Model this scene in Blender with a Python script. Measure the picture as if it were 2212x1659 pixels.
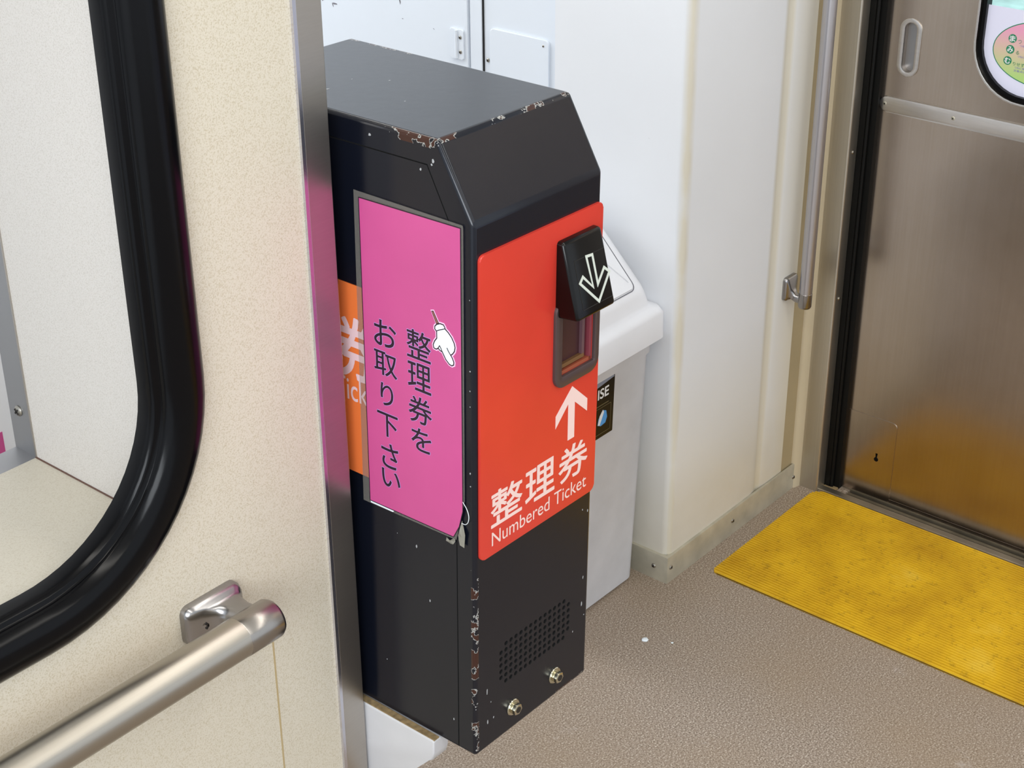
import bpy, bmesh, math, random
from mathutils import Vector, Matrix, Euler
random.seed(4)
S = bpy.context.scene
for o in list(bpy.data.objects): bpy.data.objects.remove(o)
COL = S.collection

# ------------------------------------------------------------ camera
cd = bpy.data.cameras.new('camera'); cam = bpy.data.objects.new('camera', cd); COL.objects.link(cam)
cd.sensor_width = 36; cd.lens = 3534.98 / 2212 * 36; cd.clip_start = .02
rr = ((0.64243055, -0.76631952, -0.00611387), (0.36085039, 0.29545517, 0.88458648), (-0.67606951, -0.57049157, 0.46633613))
m4 = Matrix(rr).transposed().to_4x4(); m4.translation = (0, 0, 1.6); cam.matrix_world = m4
S.camera = cam
# ------------------------------------------------------------ world, lights, exposure
S.view_settings.view_transform = 'Standard'; S.view_settings.look = 'None'; S.view_settings.gamma = 1
S.view_settings.exposure = 0.0; S.view_settings.use_curve_mapping = False
w = bpy.data.worlds.new('world'); S.world = w; w.use_nodes = True
bg = w.node_tree.nodes['Background']; bg.inputs[0].default_value = (.86, .93, 1, 1); bg.inputs[1].default_value = 1.15
def area(name, loc, target, sx, sy, power, color):
    l = bpy.data.lights.new(name, 'AREA'); l.shape = 'RECTANGLE'; l.size = sx; l.size_y = sy; l.energy = power; l.color = color
    o = bpy.data.objects.new(name, l); COL.objects.link(o); o.location = loc
    o.rotation_euler = (Vector(target) - Vector(loc)).to_track_quat('-Z', 'Y').to_euler(); return o
# ceiling tubes run along the car; daylight comes in by the windows opposite and by the windscreen ahead
area('ceiling_tube_light', (.3, -.4, 2.27), (.3, -.4, 0), .16, 3.2, 18, (1, .965, .9))
area('ceiling_tube_light', (1.55, -.4, 2.27), (1.55, -.4, 0), .16, 3.2, 18, (1, .965, .9))
area('ceiling_tube_light_cab', (1.35, 2.1, 2.27), (1.35, 2.1, 0), .16, 1.4, 9, (1, .98, .93))
area('side_window_daylight', (-.62, -.1, 1.45), (1.9, .9, .7), 1.2, .7, 24, (.9, .95, 1))
area('windscreen_daylight', (1.1, 3.35, 1.65), (1.6, 1.5, .9), 1.6, .9, 22, (.9, .95, 1))

# ------------------------------------------------------------ materials
def nt_of(name):
    m = bpy.data.materials.new(name); m.use_nodes = True; return m, m.node_tree, m.node_tree.nodes['Principled BSDF']
def srgb(r, g, b):
    f = lambda c: (c / 255 / 12.92) if c / 255 <= .04045 else ((c / 255 + .055) / 1.055) ** 2.4
    return (f(r), f(g), f(b), 1)
def L(nt, a, b): nt.links.new(a, b)
def coords(nt, scale=(1, 1, 1)):
    t = nt.nodes.new('ShaderNodeTexCoord'); mp = nt.nodes.new('ShaderNodeMapping'); mp.inputs['Scale'].default_value = scale
    L(nt, t.outputs['Object'], mp.inputs[0]); return mp.outputs[0]
def noise(nt, scale, detail=3, rough=.5, vec=None):
    n = nt.nodes.new('ShaderNodeTexNoise'); n.inputs['Scale'].default_value = scale; n.inputs['Detail'].default_value = detail
    n.inputs['Roughness'].default_value = rough; L(nt, vec if vec is not None else coords(nt), n.inputs['Vector']); return n.outputs['Fac']
def ramp(nt, fac, stops):
    r = nt.nodes.new('ShaderNodeValToRGB'); e = r.color_ramp.elements
    while len(e) < len(stops): e.new(.5)
    for k, (p, c) in zip(e, stops): k.position = p; k.color = c if len(c) == 4 else (*c, 1)
    L(nt, fac, r.inputs[0]); return r.outputs[0]
def mixc(nt, fac, a, b, mode='MIX'):
    m = nt.nodes.new('ShaderNodeMix'); m.data_type = 'RGBA'; m.blend_type = mode
    if isinstance(fac, (int, float)): m.inputs[0].default_value = fac
    else: L(nt, fac, m.inputs[0])
    for i, v in ((6, a), (7, b)):
        if isinstance(v, tuple): m.inputs[i].default_value = v
        else: L(nt, v, m.inputs[i])
    return m.outputs[2]
def math_(nt, op, a, b=None, c=None):
    m = nt.nodes.new('ShaderNodeMath'); m.operation = op
    for i, v in enumerate((a, b, c)):
        if v is None: continue
        if isinstance(v, (int, float)): m.inputs[i].default_value = v
        else: L(nt, v, m.inputs[i])
    return m.outputs[0]
def bump(nt, b, h, strength=.2, dist=.001):
    n = nt.nodes.new('ShaderNodeBump'); n.inputs['Strength'].default_value = strength; n.inputs['Distance'].default_value = dist
    L(nt, h, n.inputs['Height']); L(nt, n.outputs[0], b.inputs['Normal'])
def simple(name, col, rough=.5, metal=0., spec=.5, var=0., vscale=6., bs=0., bscale=300., coat=0.):
    m, nt, b = nt_of(name); b.inputs['Base Color'].default_value = col; b.inputs['Roughness'].default_value = rough
    b.inputs['Metallic'].default_value = metal; b.inputs['Specular IOR Level'].default_value = spec; b.inputs['Coat Weight'].default_value = coat
    if var:
        n = noise(nt, vscale, 4); dk = tuple(c * (1 - var) for c in col[:3]) + (1,); lt = tuple(min(1, c * (1 + var * .5)) for c in col[:3]) + (1,)
        L(nt, ramp(nt, n, [(.3, dk), (.7, lt)]), b.inputs['Base Color'])
    if bs: bump(nt, b, noise(nt, bscale, 2), bs)
    return m
M = {}
# cream grained laminate
def laminate(name, c1, c2, k=1.):
    m, nt, b = nt_of(name); b.inputs['Roughness'].default_value = .45
    n = noise(nt, 420 * k, 2, .6); base = ramp(nt, n, [(.34, c2), (.52, c1)])
    big = noise(nt, 5, 3); base = mixc(nt, math_(nt, 'MULTIPLY', big, .25), base, c2)
    L(nt, base, b.inputs['Base Color']); bump(nt, b, n, .35, .0006); return m
M['cream'] = laminate('cream_laminate', srgb(209, 201, 185), srgb(188, 177, 154), 1.7)
M['reveal'] = laminate('pale_laminate', srgb(206, 201, 195), srgb(190, 184, 176), 1.8)
M['sill'] = laminate('sill_laminate', srgb(196, 190, 176), srgb(184, 176, 160), 1.6)
# gasket rubber
M['rubber'] = simple('black_rubber', srgb(5, 5, 7), .2, 0, .17, bs=.05, bscale=60)
M['seal'] = simple('door_seal_rubber', srgb(8, 8, 7), .5, spec=.2)
# brushed metals
def brushed(name, col, rough, scale, metal=1., amp=.12, bs=.06):
    m, nt, b = nt_of(name); b.inputs['Metallic'].default_value = metal
    n = noise(nt, 1, 4, .6, coords(nt, scale)); dk = tuple(c * (1 - amp) for c in col[:3]) + (1,)
    L(nt, ramp(nt, n, [(.3, dk), (.7, col)]), b.inputs['Base Color'])
    big = noise(nt, 4, 3); L(nt, math_(nt, 'MULTIPLY_ADD', big, .14, rough - .07), b.inputs['Roughness'])
    bump(nt, b, n, bs, .0004); return m
M['alu'] = brushed('satin_aluminium', srgb(192, 186, 178), .36, (40, 40, 600), amp=.05)
M['rail'] = brushed('satin_handrail_metal', srgb(176, 170, 160), .35, (3, 900, 900), amp=.05, bs=.03)
M['cast'] = simple('cast_bracket_metal', srgb(160, 158, 158), .25, 1., bs=.03)
M['polev'] = brushed('satin_pole_metal', srgb(196, 194, 198), .34, (900, 900, 3), amp=.05, bs=.02)
M['liner'] = simple('grey_anodised_liner', srgb(160, 160, 162), .4, .8)
M['steeltrim'] = simple('dull_aluminium_trim', srgb(190, 184, 166), .5, .35, var=.18, vscale=25)
M['screw'] = simple('screw_steel', srgb(170, 165, 155), .3, 1.)
M['screwdark'] = simple('dark_screw_recess', srgb(30, 26, 24), .5)
# white painted wall panels with wear
def wallpaint(name, col, crease=False):
    m, nt, b = nt_of(name); b.inputs['Roughness'].default_value = .38
    n = noise(nt, 3, 4); d = ramp(nt, n, [(.25, tuple(c * .93 for c in col[:3]) + (1,)), (.75, col)])
    sc = noise(nt, 22, 5, .7); d = mixc(nt, ramp(nt, sc, [(.71, (0, 0, 0)), (.76, (.35, .35, .35))]), d, srgb(150, 145, 135))
    geo = nt.nodes.new('ShaderNodeNewGeometry'); sx = nt.nodes.new('ShaderNodeSeparateXYZ'); L(nt, geo.outputs['Position'], sx.inputs[0])
    X, Y, Z = sx.outputs
    # brown mottling, stronger towards the floor
    gr = math_(nt, 'MULTIPLY', math_(nt, 'SUBTRACT', 1, math_(nt, 'MULTIPLY', Z, 4.5)), math_(nt, 'MULTIPLY_ADD', noise(nt, 12, 4), 1.1, -.05))
    gr = math_(nt, 'MULTIPLY', math_(nt, 'MAXIMUM', gr, 0), .6); d = mixc(nt, gr, d, srgb(150, 135, 100))
    if crease:   # yellow at the corner, worn crease line, yellower doorwards and low down
        c1 = math_(nt, 'SUBTRACT', 1, math_(nt, 'MULTIPLY', math_(nt, 'ADD', math_(nt, 'ABSOLUTE', math_(nt, 'SUBTRACT', X, 1.939)), math_(nt, 'ABSOLUTE', math_(nt, 'SUBTRACT', Y, 1.291))), 60))
        c1 = math_(nt, 'MULTIPLY', c1, math_(nt, 'MULTIPLY_ADD', noise(nt, 14, 3), 1.2, .0))
        c2 = math_(nt, 'SUBTRACT', .8, math_(nt, 'MULTIPLY', math_(nt, 'ABSOLUTE', math_(nt, 'SUBTRACT', X, 2.212)), 40))
        c3 = math_(nt, 'MULTIPLY', math_(nt, 'SUBTRACT', X, 2.19), 5)
        c4 = math_(nt, 'MULTIPLY', math_(nt, 'SUBTRACT', .42, Z), 1.2)
        k = math_(nt, 'MAXIMUM', math_(nt, 'MAXIMUM', c1, c2), math_(nt, 'MAXIMUM', c3, math_(nt, 'MINIMUM', math_(nt, 'MAXIMUM', c4, 0), .35)))
        k = math_(nt, 'MINIMUM', math_(nt, 'MAXIMUM', k, 0), .5)
        d = mixc(nt, k, d, srgb(205, 190, 145))
    L(nt, d, b.inputs['Base Color']); return m
M['wall'] = wallpaint('white_wall_paint', srgb(232, 234, 238), True)
M['wall2'] = wallpaint('bluish_white_cab_paint', srgb(228, 234, 242))
M['white'] = simple('white_enamel', srgb(204, 204, 207), .35, var=.05, vscale=12)
M['ceil'] = simple('ceiling_white', srgb(225, 225, 220), .6)
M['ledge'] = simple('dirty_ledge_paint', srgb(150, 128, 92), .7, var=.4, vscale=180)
# floor vinyl
m, nt, b = nt_of('speckled_vinyl_floor'); b.inputs['Roughness'].default_value = .42
n1 = noise(nt, 380, 4, .75); c = ramp(nt, n1, [(.34, srgb(70, 58, 48)), (.46, srgb(138, 123, 109)), (.56, srgb(164, 150, 137)), (.66, srgb(226, 218, 206))])
n2 = noise(nt, 3.2, 4); c = mixc(nt, ramp(nt, n2, [(.35, (.0, .0, .0)), (.75, (.5, .5, .5))]), c, srgb(150, 128, 100))
n3 = noise(nt, 9, 6, .75); c = mixc(nt, ramp(nt, n3, [(.64, (0, 0, 0)), (.72, (.35, .35, .35))]), c, srgb(196, 188, 184))
L(nt, c, b.inputs['Base Color']); L(nt, math_(nt, 'MULTIPLY_ADD', n3, .25, .3), b.inputs['Roughness']); M['floor'] = m
# yellow ribbed mat
m, nt, b = nt_of('yellow_ribbed_mat'); b.inputs['Roughness'].default_value = .5
n = noise(nt, 8, 5, .6); c = ramp(nt, n, [(.3, srgb(196, 148, 16)), (.6, srgb(228, 182, 28)), (.8, srgb(238, 200, 66))])
dirt = noise(nt, 70, 4, .7); c = mixc(nt, ramp(nt, dirt, [(.56, (0, 0, 0)), (.75, (.55, .55, .55))]), c, srgb(130, 96, 16))
L(nt, c, b.inputs['Base Color']); M['mat'] = m
M['matgroove'] = simple('mat_groove_brown', srgb(84, 60, 12), .8)  # darker brown on the groove floors for rib contrast
# stainless door
m, nt, b = nt_of('stainless_door'); b.inputs['Metallic'].default_value = 1
n = noise(nt, 1, 3, .6, coords(nt, (300, 300, 6))); big = noise(nt, 5, 5, .6)
c = mixc(nt, .5, ramp(nt, n, [(.3, srgb(180, 166, 152)), (.7, srgb(190, 177, 165))]), ramp(nt, big, [(.3, srgb(172, 160, 146)), (.7, srgb(194, 183, 173))]))
L(nt, c, b.inputs['Base Color']); L(nt, math_(nt, 'MULTIPLY_ADD', big, .1, .2), b.inputs['Roughness']); bump(nt, b, n, .03, .0002); M['door'] = m
M['doorstrip'] = brushed('worn_steel_strip', srgb(218, 214, 210), .3, (300, 20, 300), amp=.1)
M['sillmetal'] = simple('threshold_metal', srgb(176, 166, 148), .35, .9, var=.25, vscale=14)
M['dark'] = simple('dark_gap', srgb(14, 12, 10), .8)
M['holes'] = simple('hole_black', srgb(5, 5, 5), .9)  # black stands in for the darkness inside shallow pockets
CY = .0393
# machine paint with chipped edges (chips have their own fixed places on the casing)
def casing(name, col, rough, chips=True):
    m, nt, b = nt_of(name); b.inputs['Roughness'].default_value = rough; b.inputs['Specular IOR Level'].default_value = .42
    cv = coords(nt); sx = nt.nodes.new('ShaderNodeSeparateXYZ'); L(nt, cv, sx.inputs[0]); X, Y, Z = sx.outputs
    c = col
    fine = noise(nt, 90, 2, .5)
    if chips:
        n = noise(nt, 85, 4, .55); n_lo = noise(nt, 24, 2, .5, coords(nt, (1, 1, 1.2)))
        v = math_(nt, 'ADD', math_(nt, 'MULTIPLY', n, .5), math_(nt, 'MULTIPLY', n_lo, .5))
        def lt(a, t): return math_(nt, 'LESS_THAN', a, t)
        def mul(*a):
            r = a[0]
            for q in a[1:]: r = math_(nt, 'MULTIPLY', r, q)
            return r
        sxp = math_(nt, 'ADD', X, Y)
        e1 = mul(lt(sxp, .0052), math_(nt, 'MULTIPLY_ADD', lt(Z, .225), .15, -.06))                       # front left vertical edge, low
        zt = math_(nt, 'ABSOLUTE', math_(nt, 'SUBTRACT', Z, .6425))
        yt = math_(nt, 'ABSOLUTE', math_(nt, 'SUBTRACT', Y, .081))
        e2 = mul(lt(X, .003), lt(zt, .0045), lt(yt, .042), .065)                                         # roof edge on the left
        yb = math_(nt, 'ABSOLUTE', math_(nt, 'SUBTRACT', Y, .27))
        e3 = mul(lt(math_(nt, 'MULTIPLY', X, -1), -.178), lt(math_(nt, 'MULTIPLY', Z, -1), -.6405), lt(yb, .07), .07)
        e4 = mul(lt(math_(nt, 'ADD', Z, math_(nt, 'MULTIPLY', X, -.0)), .005), lt(math_(nt, 'MULTIPLY', X, -1), -.12), .07)
        e5 = mul(lt(math_(nt, 'MULTIPLY', X, -1), -.182), lt(Z, .26), .02)
        e6 = mul(lt(math_(nt, 'ABSOLUTE', math_(nt, 'SUBTRACT', Y, CY)), .0035), lt(math_(nt, 'MULTIPLY', Z, -1), -.644), .05)
        e1 = math_(nt, 'MAXIMUM', e1, e6)
        bias = math_(nt, 'MAXIMUM', math_(nt, 'MAXIMUM', e1, e2), math_(nt, 'MAXIMUM', e3, math_(nt, 'MAXIMUM', e4, e5)))
        t = math_(nt, 'ADD', v, bias)
        rim = math_(nt, 'GREATER_THAN', t, .585); core = math_(nt, 'GREATER_THAN', t, .601)
        on = math_(nt, 'GREATER_THAN', bias, .005)
        c = mixc(nt, mul(rim, on), c, srgb(158, 158, 155)); c = mixc(nt, mul(core, on), c, srgb(58, 32, 25))
    L(nt, c, b.inputs['Base Color']) if not isinstance(c, tuple) else None
    if isinstance(c, tuple): b.inputs['Base Color'].default_value = c
    bump(nt, b, fine, .12, .0006); return m
M['case'] = casing('navy_black_machine_paint', srgb(15, 18, 28), .22)
M['panel'] = casing('navy_black_panel_paint', srgb(48, 50, 58), .36, False)
M['chip'] = simple('bare_paint_chip', srgb(165, 168, 170), .5)
M['red'] = simple('red_acrylic_sign', srgb(208, 60, 48), .2, var=.08, vscale=9)
M['redrim'] = simple('red_acrylic_rim', srgb(228, 70, 70), .25)
M['orange'] = simple('red_acrylic_cream_glare', srgb(236, 122, 62), .12, spec=.8)  # red sign, reflection of the cream panel mixed into its colour
M['signwhite'] = simple('pale_sign_lettering', srgb(238, 208, 202), .35)
M['signwhite2'] = simple('pale_side_lettering', srgb(232, 200, 205), .3)
M['hood'] = simple('gloss_black_plastic', srgb(7, 6, 6), .15, spec=.3)
M['hoodlabel'] = simple('black_label', srgb(22, 20, 17), .3)
M['arrow'] = simple('off_white_label_print', srgb(196, 202, 192), .5)
M['bezel'] = simple('brown_grey_bezel', srgb(70, 56, 56), .3)
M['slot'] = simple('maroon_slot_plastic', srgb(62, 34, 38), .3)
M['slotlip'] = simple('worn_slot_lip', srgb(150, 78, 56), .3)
M['pink'] = simple('magenta_notice_paper', srgb(200, 80, 142), .3, var=.06, vscale=10)
M['ink'] = simple('dark_print_ink', srgb(34, 12, 34), .4)
M['lilac'] = simple('lilac_print_outline', srgb(196, 150, 222), .4)
M['palepink'] = simple('pale_pink_print', srgb(250, 205, 235), .4)
M['paper'] = simple('white_print', srgb(232, 240, 246), .4)
M['stick'] = simple('brown_print', srgb(150, 95, 85), .4)
M['bolt'] = simple('zinc_yellow_bolt', srgb(205, 200, 178), .18, 1.)
m, nt, b = nt_of('clear_laminate_film'); b.inputs['Base Color'].default_value = srgb(150, 146, 140); b.inputs['Roughness'].default_value = .3
tr = nt.nodes.new('ShaderNodeBsdfTransparent'); mx = nt.nodes.new('ShaderNodeMixShader'); mx.inputs[0].default_value = .26
L(nt, tr.outputs[0], mx.inputs[1]); L(nt, b.outputs[0], mx.inputs[2]); L(nt, mx.outputs[0], nt.nodes['Material Output'].inputs[0]); M['film'] = m
m, nt, b = nt_of('clear_window_glass'); b.inputs['Roughness'].default_value = .02; b.inputs['Base Color'].default_value = (1, 1, 1, 1)
gl = nt.nodes.new('ShaderNodeBsdfGlossy'); gl.inputs['Roughness'].default_value = .01
fr = nt.nodes.new('ShaderNodeFresnel'); fr.inputs[0].default_value = 1.3
tr = nt.nodes.new('ShaderNodeBsdfTransparent'); tr.inputs[0].default_value = (.97, .98, .97, 1); mx = nt.nodes.new('ShaderNodeMixShader')
L(nt, fr.outputs[0], mx.inputs[0]); L(nt, tr.outputs[0], mx.inputs[1]); L(nt, gl.outputs[0], mx.inputs[2]); L(nt, mx.outputs[0], nt.nodes['Material Output'].inputs[0]); M['glass'] = m
M['binw'] = simple('pale_grey_bin_plastic', srgb(206, 206, 210), .42, var=.1, vscale=16, bs=.08, bscale=120)
M['binlid'] = simple('white_bin_lid_plastic', srgb(226, 227, 232), .35, var=.04, vscale=10)
M['blacklabel'] = simple('black_bin_label', srgb(10, 10, 10), .3, spec=.25)
M['labelwhite'] = simple('label_white_print', srgb(225, 225, 225), .4)
M['labelblue'] = simple('label_blue_print', srgb(70, 150, 215), .4)
M['labelline'] = simple('label_gold_line', srgb(96, 88, 62), .4)
M['green'] = simple('green_print', srgb(35, 130, 90), .4)
M['bluetext'] = simple('blue_violet_print', srgb(120, 110, 190), .4)
m, nt, b = nt_of('oval_sticker_print'); b.inputs['Roughness'].default_value = .4
g = nt.nodes.new('ShaderNodeNewGeometry'); sx = nt.nodes.new('ShaderNodeSeparateXYZ'); L(nt, g.outputs['Position'], sx.inputs[0])
k = math_(nt, 'MULTIPLY', math_(nt, 'SUBTRACT', sx.outputs[2], .825), 12)
L(nt, ramp(nt, k, [(.05, srgb(178, 212, 128)), (.5, srgb(214, 190, 165)), (.9, srgb(232, 160, 190))]), b.inputs['Base Color']); M['oval'] = m
M['sheet'] = simple('frosted_white_sheet', srgb(226, 226, 246), .5)
M['platform'] = simple('platform_concrete', srgb(205, 205, 225), .8, var=.05)
M['outgreen'] = simple('track_side_growth', srgb(200, 240, 232), .9, var=.3, vscale=9)
M['concrete'] = M['platform']
M['tube'] = None

# ------------------------------------------------------------ mesh helpers
def link(name, me, mats, parent=None):
    o = bpy.data.objects.new(name, me); COL.objects.link(o)
    for q in (mats if isinstance(mats, (list, tuple)) else [mats]): me.materials.append(q)
    if parent is not None: o.parent = parent
    return o
def obj(name, bm, mats, parent=None, smooth=None):
    bmesh.ops.recalc_face_normals(bm, faces=bm.faces)
    me = bpy.data.meshes.new(name); bm.to_mesh(me); bm.free()
    if smooth is not None:
        for p in me.polygons: p.use_smooth = True
        me.set_sharp_from_angle(angle=math.radians(smooth))
    return link(name, me, mats, parent)
def tag(o, label=None, cat=None, group=None, kind=None):
    for k, v in (('label', label), ('category', cat), ('group', group), ('kind', kind)):
        if v: o[k] = v
    return o
def empty(name, loc, label, cat, group=None, rot=(0, 0, 0)):
    o = bpy.data.objects.new(name, None); COL.objects.link(o); o.location = loc; o.rotation_euler = rot
    o.empty_display_size = .05
    return tag(o, label, cat, group)
def struct(name, bm, mats, parent=None, smooth=None):
    o = obj(name, bm, mats, parent, smooth)
    if parent is None: o['kind'] = 'structure'
    return o
def box(bm, a, b, mat=0):
    vs = [bm.verts.new((x, y, z)) for x in (a[0], b[0]) for y in (a[1], b[1]) for z in (a[2], b[2])]
    for f in ((0, 1, 3, 2), (4, 6, 7, 5), (0, 4, 5, 1), (2, 3, 7, 6), (0, 2, 6, 4), (1, 5, 7, 3)):
        bm.faces.new([vs[i] for i in f]).material_index = mat
    return vs
def bxm(*boxes):
    bm = bmesh.new()
    for a, b in boxes: box(bm, a, b)
    return bm
def bevel(bm, r, seg=3, edges=None):
    bmesh.ops.bevel(bm, geom=edges if edges is not None else list(bm.edges), offset=r, segments=seg, profile=.5, affect='EDGES', clamp_overlap=True); return bm
def rrect(x0, y0, x1, y1, r, n=6):
    """rounded rectangle outline; r a number or 4 radii (bl, br, tr, tl)"""
    if not isinstance(r, (tuple, list)): r = (r,) * 4
    out = []
    for (cx, cy, rr_, a0) in ((x0 + r[0], y0 + r[0], r[0], 180), (x1 - r[1], y0 + r[1], r[1], 270), (x1 - r[2], y1 - r[2], r[2], 0), (x0 + r[3], y1 - r[3], r[3], 90)):
        if rr_ <= 1e-6: out.append((cx, cy)); continue
        for i in range(n + 1):
            a = math.radians(a0 + 90 * i / n); out.append((cx + rr_ * math.cos(a), cy + rr_ * math.sin(a)))
    return out
FX = lambda x: (lambda u, v, d: (x - d, u, v))     # plane facing -x: u=y v=z, d outwards
FY = lambda y: (lambda u, v, d: (u, y - d, v))     # plane facing -y: u=x v=z
FZ = lambda z: (lambda u, v, d: (u, v, z + d))
def slab(bm, pts, fn, d0, d1, mat=0):
    n = len(pts); a = [bm.verts.new(fn(u, v, d0)) for u, v in pts]; b = [bm.verts.new(fn(u, v, d1)) for u, v in pts]
    f1 = bm.faces.new(a); f2 = bm.faces.new(b); f1.material_index = f2.material_index = mat
    for i in range(n): bm.faces.new((a[i], a[(i + 1) % n], b[(i + 1) % n], b[i])).material_index = mat
    return a, b
def plate(name, pts, fn, d0, d1, mat, parent, bev=0, smooth=None):
    bm = bmesh.new(); a, b = slab(bm, pts, fn, d0, d1)
    if bev:
        es = [e for e in bm.edges if e.verts[0] in b and e.verts[1] in b]; bevel(bm, bev, 2, es)
    return obj(name, bm, mat, parent, smooth)
def ring(name, outer, inner, fn, d0, d1, mat, parent, bev=0, smooth=None):
    """outer / inner outlines with the same number of points"""
    bm = bmesh.new(); n = len(outer); R = []
    for pts, d in ((outer, d0), (outer, d1), (inner, d1), (inner, d0)): R.append([bm.verts.new(fn(u, v, d)) for u, v in pts])
    for k in range(4):
        A, B = R[k], R[(k + 1) % 4]
        for i in range(n): bm.faces.new((A[i], A[(i + 1) % n], B[(i + 1) % n], B[i]))
    if bev:
        es = [e for e in bm.edges if (e.verts[0] in R[1] and e.verts[1] in R[1]) or (e.verts[0] in R[2] and e.verts[1] in R[2])]
        bevel(bm, bev, 2, es)
    return obj(name, bm, mat, parent, smooth)
def cyl(bm, p, q, r, n=24, r2=None, cap=True):
    p = Vector(p); q = Vector(q); ax = (q - p).normalized(); u = ax.orthogonal().normalized(); v = ax.cross(u); r2 = r if r2 is None else r2
    A = [bm.verts.new(p + (u * math.cos(2 * math.pi * i / n) + v * math.sin(2 * math.pi * i / n)) * r) for i in range(n)]
    B = [bm.verts.new(q + (u * math.cos(2 * math.pi * i / n) + v * math.sin(2 * math.pi * i / n)) * r2) for i in range(n)]
    for i in range(n): bm.faces.new((A[i], A[(i + 1) % n], B[(i + 1) % n], B[i]))
    if cap: bm.faces.new(A); bm.faces.new(B)
    return A, B
def loft(bm, rings, closed_caps=True):
    R = [[bm.verts.new(p) for p in r] for r in rings]; n = len(R[0])
    for A, B in zip(R, R[1:]):
        for i in range(n): bm.faces.new((A[i], A[(i + 1) % n], B[(i + 1) % n], B[i]))
    if closed_caps: bm.faces.new(R[0]); bm.faces.new(R[-1])
    return R
def lathe(bm, c, ax, prof, n=24):
    ax = Vector(ax).normalized(); u = ax.orthogonal().normalized(); v = ax.cross(u); c = Vector(c)
    loft(bm, [[c + ax * h + (u * math.cos(2 * math.pi * i / n) + v * math.sin(2 * math.pi * i / n)) * max(r, 1e-5) for i in range(n)] for r, h in prof])
def stroke(pts, wd, closed=True):
    """centre line to mitred outline (outer, inner)"""
    n = len(pts); O, I = [], []
    for i in range(n):
        p = Vector(pts[i]); a = Vector(pts[i - 1]) if (i or closed) else p; b = Vector(pts[(i + 1) % n]) if (i < n - 1 or closed) else p
        d1 = (p - a).normalized() if (p - a).length > 0 else (b - p).normalized(); d2 = (b - p).normalized() if (b - p).length > 0 else d1
        n1 = Vector((-d1.y, d1.x)); n2 = Vector((-d2.y, d2.x)); mm = (n1 + n2)
        mm = mm / max(.35, mm.length_squared / 2) if mm.length > 1e-6 else n1
        O.append(tuple(p + mm * wd / 2)); I.append(tuple(p - mm * wd / 2))
    return O, I
def stroke_plate(name, pts, wd, fn, d0, d1, mat, parent, closed=True):
    O, I = stroke(pts, wd, closed); bm = bmesh.new(); n = len(pts)
    R = [[bm.verts.new(fn(u, v, d)) for u, v in q] for q, d in ((O, d0), (O, d1), (I, d1), (I, d0))]
    for k in range(4):
        A, B = R[k], R[(k + 1) % 4]
        for i in range(n if closed else n - 1): bm.faces.new((A[i], A[(i + 1) % n], B[(i + 1) % n], B[i]))
    return obj(name, bm, mat, parent)
def text(name, s, fn, u0, v0, u1, v1, d, mat, parent, bold=0.):
    """lettering fitted into the box u0..u1, v0..v1 of a plane; bold = metres of thickening"""
    c = bpy.data.curves.new(name, 'FONT'); c.body = s; c.size = 1; c.resolution_u = 6; c.fill_mode = 'FRONT'
    t = bpy.data.objects.new(name + '_tmp', c); COL.objects.link(t)
    dg = bpy.context.evaluated_depsgraph_get(); dg.update()
    me = bpy.data.meshes.new_from_object(t.evaluated_get(dg)); bpy.data.objects.remove(t); bpy.data.curves.remove(c)
    P = [v.co.copy() for v in me.vertices]; F = [tuple(p.vertices) for p in me.polygons]; bpy.data.meshes.remove(me)
    if not P: return None
    ax, bx = min(p.x for p in P), max(p.x for p in P); ay, by = min(p.y for p in P), max(p.y for p in P)
    sh = [(0, 0)] if bold <= 0 else [(0, 0)] + [(bold * math.cos(math.radians(45 * i)), bold * math.sin(math.radians(45 * i))) for i in range(8)]
    V, FF = [], []
    for k, (du, dv) in enumerate(sh):
        o = len(V)
        for p in P:
            V.append(fn(u0 + (u1 - u0) * (p.x - ax) / (bx - ax) + du, v0 + (v1 - v0) * (p.y - ay) / (by - ay) + dv, d + k * 3e-6))
        FF += [tuple(i + o for i in f) for f in F]
    me = bpy.data.meshes.new(name); me.from_pydata(V, [], FF)
    return link(name, me, mat, parent)
def screw(name, c, axis, r, parent, mat=None, cross=True):
    bm = bmesh.new(); lathe(bm, c, axis, [(r, 0), (r, r * .15), (r * .8, r * .38), (r * .4, r * .5), (0, r * .52)], 16)
    o = obj(name, bm, mat or M['screw'], parent, 40)
    ax = Vector(axis).normalized(); u = Vector((0, 0, 1)); v = ax.cross(u); u = (u + v).normalized(); v = ax.cross(u)
    bm = bmesh.new()
    for a, b_ in ((u, v), (v, u)):
        vs = []
        for s1 in (-1, 1):
            for s2 in (-1, 1):
                for s3 in (.3, .6): vs.append(bm.verts.new(Vector(c) + a * r * .62 * s1 + b_ * r * .16 * s2 + ax * r * s3))
        for f in ((0, 1, 3, 2), (4, 6, 7, 5), (0, 4, 5, 1), (2, 3, 7, 6), (0, 2, 6, 4), (1, 5, 7, 3)): bm.faces.new([vs[i] for i in f])
    if cross: obj('cross_slot', bm, M['screwdark'], o)
    else: bm.free()
    return o

# ============================================================ SETTING
XP = 1.932; YP = 1.290; XD = 2.395; YPT = 1.015
struct('floor', bxm(((-1.2, -3, -.05), (2.36, 5, 0)), ((2.36, 1.2, -.05), (2.42, 1.32, -.0012))), M['floor'])
struct('ceiling', bxm(((-.75, -3, 2.32), (2.6, 3.6, 2.36))), M['ceil'])
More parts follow.
